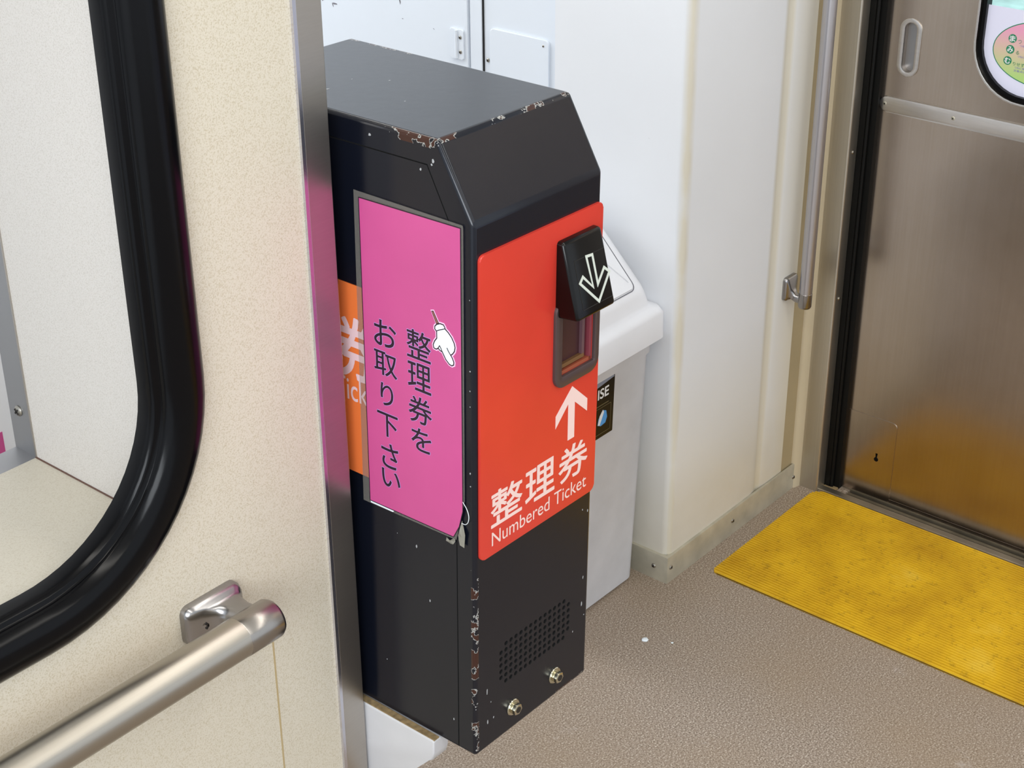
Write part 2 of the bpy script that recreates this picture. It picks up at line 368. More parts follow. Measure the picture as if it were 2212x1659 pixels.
# wall with the rounded corner beside the door: runs back along the pillar face, then into the door corner
def wall_profile(bm, prof, z0, z1, depth_pts):
    pts = prof + depth_pts; slab(bm, pts, lambda u, v, d: (u, v, d), z0, z1)
prof = [(XP, 1.539), (XP, YP + .014)]
for i in range(1, 7):
    a = math.radians(180 + 90 * i / 6); prof.append((XP + .014 + .014 * math.cos(a), YP + .014 + .014 * math.sin(a)))
prof += [(2.19, YP), (2.203, YP + .002), (2.212, YP + .0045), (2.221, YP + .002), (2.235, YP), (2.293, YP)]
bm = bmesh.new(); wall_profile(bm, prof, 0, 2.32, [(2.293, 1.539)])
struct('wall_right', bm, M['wall'], smooth=35)
# cab side wall, a little further back, with door leaf and low panel
cab = struct('wall_back', bxm(((1.947, 1.5385, 0), (2.29, 3.6, 2.32))), M['wall2'])
obj('door_frame_strip', bxm(((1.943, 1.6985, 0), (1.9468, 1.722, 2.1))), M['wall2'], cab)
obj('gap_line', bxm(((1.9455, 1.6955, 0), (1.9468, 1.6985, 2.1))), M['dark'], cab)
plate('low_panel', rrect(1.561, .35, 1.681, .886, .006), FX(1.9468), 0, .004, M['wall2'], cab, .0015)
screw('screw', (1.9465, 1.688, .832), (-1, 0, 0), .0035, cab)
screw('screw', (1.9428, 1.571, .877), (-1, 0, 0), .002, cab)
leaf = plate('door_leaf', rrect(1.727, .05, 2.6, 2.0, .004), FX(1.9468), 0, .006, M['wall2'], cab, .001)
h = plate('hinge', rrect(1.7335, .8255, 1.7625, .8745, .003), FX(1.9405), 0, .003, M['wall2'], leaf, .001)
bm = bmesh.new(); cyl(bm, (1.9365, 1.7475, .827), (1.9365, 1.7475, .873), .0028, 10); obj('hinge', bm, M['wall2'], leaf, 40)
for z in (.838, .862): screw('screw', (1.9375, 1.7395, z), (-1, 0, 0), .0032, leaf)
# scuffs on the leaf
for (y, z, l, a) in ((2.03, .869, .013, .1), (2.035, .866, .008, 1.2), (2.055, .876, .018, -.9), (1.875, .90, .014, 1.4), (1.87, .87, .004, 0), (1.80, .865, .004, .5), (1.785, .93, .01, 1.2)):
    bm = bmesh.new(); pts = []
    for i in range(9):
        q = 2 * math.pi * i / 9; rx = l / 2 * random.uniform(.7, 1.1); ry = l / 9 * random.uniform(.6, 1.3); u = rx * math.cos(q); v = ry * math.sin(q)
        pts.append((y + u * math.cos(a) - v * math.sin(a), z + u * math.sin(a) + v * math.cos(a)))
    slab(bm, pts, FX(1.9408), 0, .0003); obj('scuff_mark', bm, simple('scuff_grey', srgb(120, 118, 125), .6) if 'scuff_grey' not in bpy.data.materials else bpy.data.materials['scuff_grey'], leaf)
struct('wall_left', bxm(((-.75, 1.9, -.05), (1.3, 1.94, 2.32))), M['wall'])
# strips between wall and metal door post
struct('trim_1', bxm(((2.2935, YP + .001, 0), (2.331, YP + .03, 2.32))), simple('tan_filler_strip', srgb(168, 152, 118), .55, var=.1))
bm = bmesh.new(); pp = [(2.349, YP + .03), (2.331, YP + .03), (2.331, YP + .0)]
for i in range(1, 7):
    a = math.radians(90 * i / 6); pp.append((2.349 - .018 * math.cos(a), YP - .010 * math.sin(a)))
slab(bm, pp, lambda u, v, d: (u, v, d), 0, 2.32); struct('trim_2', bm, simple('cream_corner_strip', srgb(196, 182, 154), .5, var=.06), smooth=40)
bm = bxm(((2.349, 1.243, 0), (2.378, YP + .02, 2.32))); bevel(bm, .0025, 2, [e for e in bm.edges if abs(e.verts[0].co.z - e.verts[1].co.z) > 1])
post = struct('trim_3', bm, brushed('door_post_metal', srgb(206, 200, 188), .38, (500, 500, 5), amp=.08))
post['label'] = 'satin metal door post beside the black door seal'
for z in (.66, .39): screw('screw', (2.364, 1.2428, z), (0, -1, 0), .0035, post, cross=False)
bm = bxm(((2.378, 1.233, 0), (2.41, 1.31, 2.32)), ((2.384, 1.2165, 0), (2.42, 1.2365, 2.32)))
s_ = struct('trim_4', bm, M['seal']); s_['label'] = 'black rubber door seal'
bm = bmesh.new(); cyl(bm, (2.3815, 1.2305, 0), (2.3815, 1.2305, 2.3), .0035, 12); obj('seal_lip', bm, M['seal'], s_, 40)
struct('wall_outer', bxm(((2.42, 1.2, -.05), (2.6, 3.6, 2.36)), ((2.3, 1.3, -.05), (2.42, 3.6, 2.36))), M['wall2'])
# skirting
bm = bmesh.new()
top = [(1.9268, 1.2851), (2.34, 1.2851), (2.34, 1.2902), (1.9322, 1.2902), (1.9322, 1.54), (1.9268, 1.54)]
slab(bm, top, lambda u, v, d: (u, v, d), 0, .052); bevel(bm, .002, 2, [e for e in bm.edges if e.verts[0].co.z > .05 and e.verts[1].co.z > .05])
bb = struct('baseboard_right', bm, M['steeltrim'], smooth=40)
for c_, ax in (((1.937, 1.2851, .0295), (0, -1, 0)), ((2.127, 1.2851, .029), (0, -1, 0)), ((1.9268, 1.313, .026), (-1, 0, 0)), ((2.332, 1.2851, .024), (0, -1, 0))):
    screw('screw', c_, ax, .0042, bb)
# threshold
bm = bxm(((2.356, -1.2, -.02), (2.372, 1.2725, .004))); bevel(bm, .0015, 2, [e for e in bm.edges if e.verts[0].co.z > 0 and e.verts[1].co.z > 0])
th = struct('trim_5', bm, M['sillmetal']); th['label'] = 'worn metal door threshold strip'
obj('leak_cover', bxm(((2.3725, 1.2175, -.002), (2.384, 1.243, .0022)), ((2.35, 1.243, 0), (2.384, 1.262, .001))), M['ledge'], th)  # added brown cover that darkens a light leak beside the seal
obj('track_groove', bxm(((2.3725, -1.2, -.03), (2.384, 1.2725, -.012))), M['dark'], th)
obj('track_rail', bxm(((2.384, -1.2, -.03), (2.3915, 1.2165, -.004)), ((2.3965, -1.2, -.03), (2.42, 1.22, .0035))), M['sillmetal'], th)

# ------------------------------------------------------------ sliding door
door = empty('door_1', (XD, 1.22, 0), None, None); door['kind'] = 'structure'; door['label'] = 'stainless steel sliding door'
def dpart(o): o.location = (-XD, -1.22, 0); return o
# window opening: lower left corner at y 1.06, z .8
WY0, WY1, WZ0, WZ1 = .34, 1.064, .79, 1.75
n = 10
outer = []
inner = rrect(WY0, WZ0, WY1, WZ1, (.085, .085, .085, .085), n)
# leaf as ring mesh between outer rectangle (matched point count) and the window
def match_rect(y0, z0, y1, z1, n):
    out = []
    cs = [(y0, z0), (y1, z0), (y1, z1), (y0, z1)]
    for k in range(4):
        out += [cs[k]] * (n + 1)
    return out
def ring_leaf(name, o_rect, inner, x0, x1, mat, parent, n):
    bm = bmesh.new(); cs = [(o_rect[0], o_rect[1]), (o_rect[2], o_rect[1]), (o_rect[2], o_rect[3]), (o_rect[0], o_rect[3])]
    for x in (x0, x1):
        C = [bm.verts.new((x, *c)) for c in cs]; I = [bm.verts.new((x, *p)) for p in inner]; N = len(I)
        for k in range(4):
            seg = I[k * (n + 1):(k + 1) * (n + 1)]
            for a, b_ in zip(seg, seg[1:]): bm.faces.new((C[k], a, b_))
            bm.faces.new((C[k], seg[-1], I[((k + 1) * (n + 1)) % N], C[(k + 1) % 4]))
        if x == x0: C0, I0 = C, I
    for k in range(4): bm.faces.new((C0[k], C0[(k + 1) % 4], C[(k + 1) % 4], C[k]))
    for i in range(len(I)): bm.faces.new((I0[i], I0[(i + 1) % len(I)], I[(i + 1) % len(I)], I[i]))
    return obj(name, bm, mat, parent)
leafd = dpart(ring_leaf('door_panel', (-.6, .004, 1.22, 1.98), inner, XD, XD + .03, M['door'], door, n))
bo = leafd.modifiers.new('hole', 'BOOLEAN'); bo.operation = 'DIFFERENCE'; bo.solver = 'EXACT'
# cutter: recessed handle pocket + keyhole
cb = bmesh.new(); slab(cb, rrect(1.1655, .8035, 1.1865, .885, .0105, 8), FX(XD), -.012, .01); bmesh.ops.recalc_face_normals(cb, faces=cb.faces)
kh = [(1.153 + .0042 * math.cos(a), .083 + .0042 * math.sin(a)) for a in [math.radians(120 - 30 * i) for i in range(0, 11)]]
kh = [(1.153 + .0045 * math.cos(math.radians(60 - 24 * i)), .083 + .0045 * math.sin(math.radians(60 - 24 * i))) for i in range(0, 13)]
kh = [(1.1553, .0955), (1.1507, .0955)] + [(1.153 + .0045 * math.cos(math.radians(110 + 26.67 * i)), .083 + .0045 * math.sin(math.radians(110 + 26.67 * i))) for i in range(0, 13)]
slab(cb, kh, FX(XD), -.008, .01, 0)
bmesh.ops.recalc_face_normals(cb, faces=cb.faces)
cm = bpy.data.meshes.new('cut'); cb.to_mesh(cm); cb.free(); co = bpy.data.objects.new('cut', cm); COL.objects.link(co)
co.parent = door; co.location = (-XD, -1.22, 0)
bo.object = co
def bake(o, *cutters):
    bpy.context.view_layer.update(); dg = bpy.context.evaluated_depsgraph_get(); me = bpy.data.meshes.new_from_object(o.evaluated_get(dg)); o.modifiers.clear(); o.data = me
    for c in cutters: bpy.data.objects.remove(c)
bake(leafd, co)
# pressed lip round the handle pocket
dpart(ring('recessed_handle', rrect(1.1565, .796, 1.1955, .8925, .0195, 8), rrect(1.1655, .8035, 1.1865, .885, .0105, 8), FX(XD), -.001, .0022, M['doorstrip'], door, .001, 40))
bm = bmesh.new(); slab(bm, rrect(1.1655, .8035, 1.1865, .885, .0105, 8), FX(XD), -.0118, -.011); dpart(obj('handle_pocket_floor', bm, M['liner'], door))
dpart(plate('keyhole_back', rrect(1.1475, .077, 1.1585, .0965, .001, 2), FX(XD), -.0078, -.007, M['holes'], door))
sp = plate('guard_strip', [(1.2225 - .0, .7455)] and rrect(-.6, .7315, 1.2175, .7585, (.0, .0135, .0135, .0), 8), FX(XD), 0, .004, M['doorstrip'], door, .0015, 40); dpart(sp)
for y in (1.2075, 1.085, .96, .835): screw('screw', (XD - .0036, y, .7455), (-1, 0, 0), .0034, sp, M['steeltrim'])
ap = dpart(plate('access_panel', rrect(1.119, .0042, 1.2185, .1665, (.002, .002, .002, .008), 5), FX(XD), 0, .0012, M['door'], door, .0006))
ap2 = bake
# hole in access panel for the keyhole
bo = ap.modifiers.new('hole', 'BOOLEAN'); bo.operation = 'DIFFERENCE'; bo.solver = 'EXACT'
cb = bmesh.new(); slab(cb, kh, FX(XD), -.008, .01, 0); bmesh.ops.recalc_face_normals(cb, faces=cb.faces)
cm = bpy.data.meshes.new('cut'); cb.to_mesh(cm); cb.free(); co = bpy.data.objects.new('cut', cm); COL.objects.link(co); co.parent = door; co.location = (-XD, -1.22, 0); bo.object = co
bake(ap, co)
dpart(obj('bottom_lip', bxm(((XD - .0004, -.6, .0035), (XD + .02, 1.22, .010))), M['door'], door))
# window: pressed metal edge, rubber, glass, sticker
dpart(ring('window_edge', rrect(WY0 - .004, WZ0 - .004, WY1 + .004, WZ1 + .004, .089, n), rrect(WY0, WZ0, WY1, WZ1, .085, n), FX(XD), -.002, .002, M['doorstrip'], door, .001, 40))
dpart(ring('window_rubber', rrect(WY0, WZ0, WY1, WZ1, .085, n), rrect(WY0 + .008, WZ0 + .008, WY1 - .008, WZ1 - .008, .077, n), FX(XD), -.022, -.004, M['rubber'], door))
gl = dpart(plate('window_glass', rrect(WY0 + .004, WZ0 + .004, WY1 - .004, WZ1 - .004, .081, n), FX(XD), -.014, -.012, M['glass'], door))
# pale sheet stuck on the lower glass and the oval notice on it
dpart(plate('frosted_sheet', rrect(WY0 + .008, WZ0 + .008, WY1 - .008, .932, (.077, .077, 0, 0), n), FX(XD), -.0118, -.0112, M['sheet'], door))
GX = FX(XD + .0112)
ov = [(.955 + .0 + .084 * math.cos(math.radians(t * 6)), .868 + .05 * math.sin(math.radians(t * 6))) for t in range(60)]
ow = [(.955 + .0855 * math.cos(math.radians(t * 6)), .868 + .0515 * math.sin(math.radians(t * 6))) for t in range(60)]
st = dpart(plate('oval_sticker', ow, GX, 0, .0004, M['green'], door)); st0 = (-XD, -1.22, 0)
plate('sticker_face', ov, GX, .0004, .0006, M['oval'], st)
for (ch, y, z, rest) in (('ま', 1.010, .8865, 'つ'), ('み', 1.0115, .869, 'る'), ('む', 1.0135, .851, 'りせず')):
    plate('green_dot', [(y + .0068 * math.cos(math.radians(t * 18)), z + .0068 * math.sin(math.radians(t * 18))) for t in range(20)], GX, .0006, .0008, M['green'], st)
    text('lettering', ch, GX, y + .0045, z - .0045, y - .0045, z + .0045, .001, M['labelwhite'], st, .0003)
    wd = .0055 * len(rest) + .0012 * (len(rest) - 1)
    text('lettering', rest, GX, y - .0095, z - .0058, y - .0095 - wd, z - .0002, .001, M['green'], st)
for (y, z) in ((.997, .8775), (.9985, .8605), (1.001, .8425), (1.0015, .8375)):
    text('lettering', 'つねに安全確認' if z > .84 else '交差点は注意', GX, y, z - .0018, y - .03, z + .0018, .001, M['bluetext'], st)

# ------------------------------------------------------------ outside
o = obj('platform', bxm(((2.75, -3, -.12), (5.65, 8, -.04))), M['platform']); tag(o, 'pale concrete platform outside the door window', 'platform', kind='structure')
o = obj('trackside_bank', bxm(((5.65, -5, -.2), (12, 10, -.05))), M['outgreen']); tag(o, 'pale green trackside ground beyond the platform', 'ground', kind='structure')

# ============================================================ PARTITION with its deep window
RX = .745; SZ = .806; RY = 1.2281
# front skin: four slabs round a rounded opening, reused ring builder (x,z plane)
part_open = rrect(-.55, .80, RX + .003, 1.95, .14, n)
def ring_leaf_y(name, o_rect, inner, y0, y1, mat, parent, n):
    bm = bmesh.new(); cs = [(o_rect[0], o_rect[1]), (o_rect[2], o_rect[1]), (o_rect[2], o_rect[3]), (o_rect[0], o_rect[3])]; first = None
    for y in (y0, y1):
        C = [bm.verts.new((c[0], y, c[1])) for c in cs]; I = [bm.verts.new((p[0], y, p[1])) for p in inner]; N = len(I)
        for k in range(4):
            seg = I[k * (n + 1):(k + 1) * (n + 1)]
            for a, b_ in zip(seg, seg[1:]): bm.faces.new((C[k], a, b_))
            bm.faces.new((C[k], seg[-1], I[((k + 1) * (n + 1)) % N], C[(k + 1) % 4]))
        if first is None: first = (C, I)
    C0, I0 = first
    for k in range(4): bm.faces.new((C0[k], C0[(k + 1) % 4], C[(k + 1) % 4], C[k]))
    for i in range(len(I)): bm.faces.new((I0[i], I0[(i + 1) % len(I)], I[(i + 1) % len(I)], I[i]))
    o = obj(name, bm, mat, parent)
    return o
pw = ring_leaf_y('wall_front', (-.75, 0, .9215, 2.32), part_open, YPT, YPT + .02, M['cream'], None, n)
pw['kind'] = 'structure'; pw['label'] = 'cream grained partition panel with a deep window'
obj('panel_seam', bxm(((.8375, YPT - .0003, 0), (.8395, YPT + .001, .66))), simple('seam_brown', srgb(176, 156, 116), .7), pw)
# body of the box behind the skin
obj('reveal_wall', bxm(((RX, YPT + .02, SZ), (RX + .02, RY, 2.3))), M['reveal'], pw)
obj('sill_shelf', bxm(((-.75, YPT + .02, SZ - .02), (RX, RY, SZ))), M['sill'], pw)
obj('sill_joint', bxm(((RX - .0012, YPT + .03, SZ), (RX, RY, SZ + .0012))), simple('joint_brown', srgb(96, 70, 60), .7), pw)
obj('partition_core', bxm(((-.75, YPT + .021, 0), (.918, 1.26, SZ - .021)), ((RX + .021, YPT + .021, SZ - .02), (.918, 1.26, 2.3))), M['cream'], pw)
ln = obj('metal_liner', bxm(((RX, RY, SZ), (RX + .004, RY + .033, 2.3)), ((-.75, RY, SZ - .004), (RX, RY + .033, SZ + .0))), M['liner'], pw)
obj('liner_edge', bxm(((RX - .001, RY - .002, SZ), (RX + .003, RY, 2.3))), M['alu'], pw)
screw('screw', (RX - .0002, 1.245, .8515), (-1, 0, 0), .0055, ln)
# end trim
bm = bxm(((.9225, YPT - .002, 0), (.953, YPT + .03, 2.32))); bevel(bm, .0012, 2, [e for e in bm.edges if abs(e.verts[0].co.z - e.verts[1].co.z) > 1])
tr1 = struct('trim_6', bm, M['alu']); tr1['label'] = 'satin aluminium edge trim of the cream partition'
obj('trim_lip', bxm(((.9185, YPT - .003, 0), (.9225, YPT + .01, 2.32))), simple('bright_alu_lip', srgb(215, 215, 225), .25, 1.), tr1)
obj('trim_return', bxm(((.9225, YPT + .03, 0), (.951, 1.26, 2.32))), M['alu'], tr1)
# window gasket: half round profile swept round the opening
win = empty('window_1', (.76, YPT, .8), None, None); win['kind'] = 'structure'; win['label'] = 'window opening edged with a thick black rubber gasket'
def sweep(name, path_fn, prof, mat, parent):
    """prof: list of (offset outwards from the inner outline, height out of the wall)"""
    bm = bmesh.new(); rings = []
    for off, h_ in prof:
        x0, z0, x1, z1, r = -.537, .8155, .7335, 1.9, .142
        pts = rrect(x0 - off, z0 - off, x1 + off, z1 + off, r + off * .96, 16); rings.append([bm.verts.new((u, YPT - h_, v)) for u, v in pts])
    N = len(rings[0])
    for A, B in zip(rings, rings[1:]):
        for i in range(N): bm.faces.new((A[i], A[(i + 1) % N], B[(i + 1) % N], B[i]))
    return obj(name, bm, mat, parent, 50)
pr = [(-.0, -.02), (-.002, -.004), (0, .001), (.002, .0022), (.0045, .0022), (.0065, .004)]
for i in range(0, 13):
    a = math.radians(180 - 180 * i / 12); pr.append((.0285 + .022 * math.cos(a), .004 + .0135 * math.sin(a) if i not in (12,) else 0))
g_ = sweep('gasket', None, pr, M['rubber'], win); g_.location = (-.76, -YPT, -.8)

# ------------------------------------------------------------ horizontal handrail
RZc, RYc, RR = .7165, .957, .0192
hr = empty('handrail', (.765, YPT, .711), 'thick satin metal handrail running level below the black-framed window', 'handrail')
def hp(o): o.location = (-.765, -YPT, -.711); return o
bm = bmesh.new(); cyl(bm, (-.72, RYc, RZc), (.752, RYc, RZc), RR, 40); hp(obj('rail_tube', bm, M['rail'], hr, 40))
bm = bmesh.new(); lathe(bm, (.752, RYc, RZc), (1, 0, 0), [(RR * .97, -.0004), (RR + .0003, .0008), (RR + .0003, .038), (RR - .0015, .0415), (RR - .005, .0435), (0, .044)], 40)
hp(obj('end_cap', bm, brushed('cast_cap_metal', srgb(160, 155, 150), .28, (200, 200, 200), amp=.03), hr, 40))
def rr3(cx, cz, w_, h_, r, y, nn=5): return [(u, y, v) for u, v in rrect(cx - w_ / 2, cz - h_ / 2, cx + w_ / 2, cz + h_ / 2, r, nn)]
bm = bmesh.new()
loft(bm, [rr3(.7665, .711, .067, .042, .009, YPT), rr3(.7665, .711, .067, .042, .009, YPT - .006), rr3(.7675, .711, .062, .037, .009, YPT - .0105),
          rr3(.772, .711, .05, .031, .009, YPT - .0125), rr3(.777, .7115, .034, .027, .010, YPT - .017), rr3(.779, .7135, .027, .0245, .0115, YPT - .028), rr3(.779, .7155, .027, .026, .0125, RYc + .008)])
br = hp(obj('wall_bracket', bm, M['cast'], hr, 60))
sub = screw('screw', (.7535, YPT - .0108, .7095), (0, -1, 0), .0068, br, M['cast'])
# ------------------------------------------------------------ vertical grab pole by the door
px_, py_, pr_ = 2.266, YP - .035, .0112
gp = empty('grab_pole', (px_, YP, .435), 'slim vertical satin metal grab pole on the wall beside the door', 'grab pole')
def gpp(o): o.location = (-px_, -YP, -.435); return o
bm = bmesh.new(); cyl(bm, (px_, py_, .432), (px_, py_, 1.9), pr_, 28); gpp(obj('pole_tube', bm, M['polev'], gp, 40))
bm = bmesh.new(); lathe(bm, (px_, py_, .432), (0, 0, -1), [(pr_ * .98, 0), (pr_ + .0004, .0006), (pr_ + .0004, .024), (pr_ - .001, .027), (pr_ - .004, .0285), (0, .029)], 28)
gpp(obj('end_cap', bm, M['cast'], gp, 40))
bm = bmesh.new()
loft(bm, [rr3(px_, .4345, .038, .042, .006, YP + .0005), rr3(px_, .4345, .038, .042, .006, YP - .006), rr3(px_, .4345, .034, .038, .006, YP - .008),
          rr3(px_, .425, .018, .02, .005, YP - .0105), rr3(px_, .418, .014, .014, .005, YP - .018), rr3(px_, .4165, .014, .014, .006, py_ + .004)])
gpp(obj('wall_bracket', bm, M['cast'], gp, 60))

# ------------------------------------------------------------ yellow mat
mt = bmesh.new(); NR = 54; y0m, y1m = -1.0, 1.247; x0m, x1m = 2.005, 2.352
rc = .012
def yend(xx):   # rounded corners at the near end of the strip
    d = 0
    if xx - x0m < rc: t = rc - (xx - x0m); d = rc - math.sqrt(max(0, rc * rc - t * t))
    if x1m - xx < rc * 2: t = rc * 2 - (x1m - xx); d = rc * 2 - math.sqrt(max(0, 4 * rc * rc - t * t))
    return y1m - d
pitch = (x1m - x0m) / NR; P_ = []
for i in range(NR):
    xx = x0m + i * pitch
    P_ += [(xx, .0014), (xx + pitch * .34, .0014), (xx + pitch * .46, .0044), (xx + pitch * .88, .0044)]
P_.append((x1m, .0016))
prev = None
for (xx, zz) in P_:
    cur = [mt.verts.new((xx, y0m, zz)), mt.verts.new((xx, yend(xx), zz)), mt.verts.new((xx, yend(xx), 0.0002)), mt.verts.new((xx, y0m, 0.0002))]
    if prev:
        for k in range(3):
            f = mt.faces.new((prev[k], cur[k], cur[k + 1], prev[k + 1]))
            f.material_index = 1 if (k == 0 and zz < .002 and prev[0].co.z < .002) else 0
    prev = cur
tag(obj('door_mat', mt, [M['mat'], M['matgroove']]), 'yellow ribbed rubber strip mat along the door threshold', 'mat')

# ============================================================ TICKET MACHINE
TM = empty('ticket_machine', (.9654, .8664, .4873), 'black boxy numbered-ticket machine with a red front sign and a pink notice on its side', 'ticket machine', rot=(.0033, .0164, .0095))
W_, Hs, CY, H_, L_ = .185, .5792, .0393, .6472, .3242
# casing: side outline pushed along x, edges rounded
bm = bmesh.new()
a, b_ = slab(bm, [(0, 0), (0, Hs), (CY, H_), (L_, H_), (L_, 0)], lambda u, v, d: (d, u, v), 0, W_)
bevel(bm, .0042, 4); body = obj('casing', bm, [M['case'], M['holes'], M['panel']], TM, 35)
# cutters: perforated grille holes, ticket opening, door groove
cb = bmesh.new()
gx0, gx1, gz0, gz1 = .0397, .1503, .0690, .1156
for i in range(15):
    for j in range(7):
        if (i in (0, 14)) and j in (0, 6): continue
        x = gx0 + (gx1 - gx0) * i / 14; z = gz1 + (gz0 - gz1) * j / 6
        cyl(cb, (x, -.01, z), (x, .006, z), .0026, 12)
for f in cb.faces: f.material_index = 1
nb = len(cb.faces)
box(cb, (.1225, -.01, .3885), (.1725, .045, .452), 1)
for f in cb.faces: f.material_index = 1
bmesh.ops.recalc_face_normals(cb, faces=cb.faces)
cm = bpy.data.meshes.new('cut'); cb.to_mesh(cm); cb.free(); cm.materials.append(M['case']); cm.materials.append(M['holes'])
co = bpy.data.objects.new('cut', cm); COL.objects.link(co); co.parent = TM
bo = body.modifiers.new('cut', 'BOOLEAN'); bo.operation = 'DIFFERENCE'; bo.solver = 'EXACT'; bo.object = co
cb = bmesh.new()
gp_ = [(.322, .6216), (.0527, .6224), (.0226, .5655), (.0226, -.01)]
O, I = stroke(gp_, .0013, False); slab(cb, O + I[::-1], FX(0), -.0014, .01, 1)
bmesh.ops.recalc_face_normals(cb, faces=cb.faces)
cm = bpy.data.meshes.new('cut2'); cb.to_mesh(cm); cb.free(); cm.materials.append(M['case']); cm.materials.append(M['holes'])
co2 = bpy.data.objects.new('cut2', cm); COL.objects.link(co2); co2.parent = TM
bo = body.modifiers.new('cut2', 'BOOLEAN'); bo.operation = 'DIFFERENCE'; bo.solver = 'EXACT'; bo.object = co2
bake(body, co, co2)
def flatten(o):
    dirs = [Vector(q) for q in ((1, 0, 0), (0, 1, 0), (0, 0, 1), (0, -(H_ - Hs), CY))]; dirs = [q.normalized() for q in dirs]
    for p in o.data.polygons:
        if any(abs(p.normal.dot(q)) > .9999 for q in dirs): p.use_smooth = False
flatten(body)
# red front sign with an opening for the ticket slot
fp = plate('front_sign', [(u, v) for u, v in rrect(.0052, .2345, .1845, .5495, .006, 5)], FY(0), -.0001, .003, M['red'], TM, .0008)
cb = bmesh.new(); box(cb, (.1225, -.01, .3885), (.1725, .01, .452)); bmesh.ops.recalc_face_normals(cb, faces=cb.faces)
cm = bpy.data.meshes.new('cut3'); cb.to_mesh(cm); cb.free(); co = bpy.data.objects.new('cut3', cm); COL.objects.link(co); co.parent = TM
bo = fp.modifiers.new('c', 'BOOLEAN'); bo.operation = 'DIFFERENCE'; bo.solver = 'EXACT'; bo.object = co; bake(fp, co)
PF = FY(-.003)
for s_, u0, u1 in (('整', .0202, .0664), ('理', .0720, .1170), ('券', .1243, .1708)):
    text('kanji_lettering', s_, PF, u0, .2654, u1, .3035, .0002, M['signwhite'], fp, .0006)
text('english_lettering', 'Numbered Ticket', PF, .0212, .2447, .1702, .2600, .0002, M['signwhite'], fp)
arr = [(.1428, .3698), (.1680, .3465), (.1680, .3325), (.1475, .3510), (.1478, .3114), (.1373, .3114), (.1370, .3525), (.1172, .3325), (.1172, .3462)]
plate('up_arrow', arr, PF, .0001, .0003, M['signwhite'], fp)
# slot bezel
bz = ring('slot_bezel', rrect(.1112, .3765, .1808, .470, (.014, .014, .014, .014), 6), rrect(.1218, .3885, .1730, .460, (.001, .001, .001, .001), 6), PF, 0, .0035, M['bezel'], TM, .0012, 40)
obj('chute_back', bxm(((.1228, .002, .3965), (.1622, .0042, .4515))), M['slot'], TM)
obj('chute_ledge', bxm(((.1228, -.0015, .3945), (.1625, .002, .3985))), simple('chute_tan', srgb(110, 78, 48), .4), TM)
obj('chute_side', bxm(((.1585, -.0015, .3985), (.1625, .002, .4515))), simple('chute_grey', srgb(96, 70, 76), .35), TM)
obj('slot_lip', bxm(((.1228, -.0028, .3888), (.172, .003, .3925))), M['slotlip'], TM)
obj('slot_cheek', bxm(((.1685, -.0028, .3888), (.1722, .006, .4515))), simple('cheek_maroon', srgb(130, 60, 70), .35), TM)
# ticket hood: wedge that leans outwards at the foot
bm = bmesh.new()
hx0, hx1 = .1137, .1722
a, b_ = slab(bm, [(-.003, .4525), (-.0305, .4560), (-.0105, .5300), (-.003, .5300)], lambda u, v, d: (d, u, v), hx0, hx1)
bevel(bm, .0035, 4, [e for e in bm.edges if max(e.verts[0].co.y, e.verts[1].co.y) < -.005 or (min(e.verts[0].co.y, e.verts[1].co.y) < -.005 and max(e.verts[0].co.y, e.verts[1].co.y) > -.004)])
hood = obj('ticket_hood', bm, M['hood'], TM, 35)
hv = Vector((0, .0200, .0740)).normalized(); hn = Vector((0, -.0740, .0200)).normalized(); h0 = Vector((0, -.0305, .4560))
FH = lambda u, v, d: tuple(Vector((u, 0, 0)) + h0 + hv * v + hn * d)
stroke_plate('label_recess', [(.1237, .009), (.1690, .009), (.1690, .0565), (.1237, .0565)], .0007, FH, -.0003, .0002, M['hoodlabel'], hood)
stroke_plate('down_arrow', [(.1417, .0560), (.1508, .0552), (.1510, .0262), (.1643, .0385), (.1708, .0325), (.1481, .0102), (.1258, .0345), (.1316, .0392), (.1436, .0256)], .0026, FH, 0, .0004, M['arrow'], hood)
# bolts with washers
for (x, z) in ((.0590, .0285), (.1285, .0285)):
    bm = bmesh.new(); lathe(bm, (x, 0, z), (0, -1, 0), [(.0092, 0), (.0094, .0008), (.0088, .0016), (.003, .0018)], 24); wsh = obj('washer', bm, M['bolt'], TM, 40)
    bm = bmesh.new(); cyl(bm, (x, -.0016, z), (x, -.0078, z), .0066, 6); bevel(bm, .0006, 2); bl = obj('bolt', bm, M['bolt'], TM, 25)
    bm = bmesh.new(); cyl(bm, (x, -.0078, z), (x, -.0083, z), .0036, 12); obj('bolt_recess', bm, M['screwdark'], bl)
# left side: orange sign (red, with panel glare painted in), film, pink notice with lettering
PL = FX(0)
def T(u0, v0, u1, v1): return u0, v0, u1, v1
os_ = plate('side_sign', rrect(.030, .2783, .315, .4825, .004, 4), PL, -.0001, .0012, M['orange'], TM, .0004)
text('kanji_lettering', '券', FX(-.0012), .1745, .383, .1185, .4475, .0002, M['signwhite2'], os_, .0012)
text('english_lettering', 'Ticket', FX(-.0012), .1775, .3585, .114, .3825, .0002, M['signwhite2'], os_, .0001)
film = [(.1417, .5787), (.0114, .5771), (.0104, .575), (.0110, .30), (.0219, .2532), (.1445, .2502)]
fl = plate('laminate_film', film, FX(-.0014), 0, .0003, M['film'], TM)
pinkp = [(.1350, .5730), (.0130, .5743), (.0128, .2889), (.0175, .270), (.0248, .2557), (.1348, .2540)]
nb_ = plate('pink_notice', pinkp, FX(-.0018), 0, .0004, M['pink'], TM)
stroke_plate('border_line', pinkp, .0008, FX(-.0022), 0, .00015, M['ink'], nb_)
plate('torn_white_edge', [(.1345, .2535), (.102, .2545), (.104, .252), (.134, .2515)], FX(-.0018), 0, .0003, M['paper'], nb_)
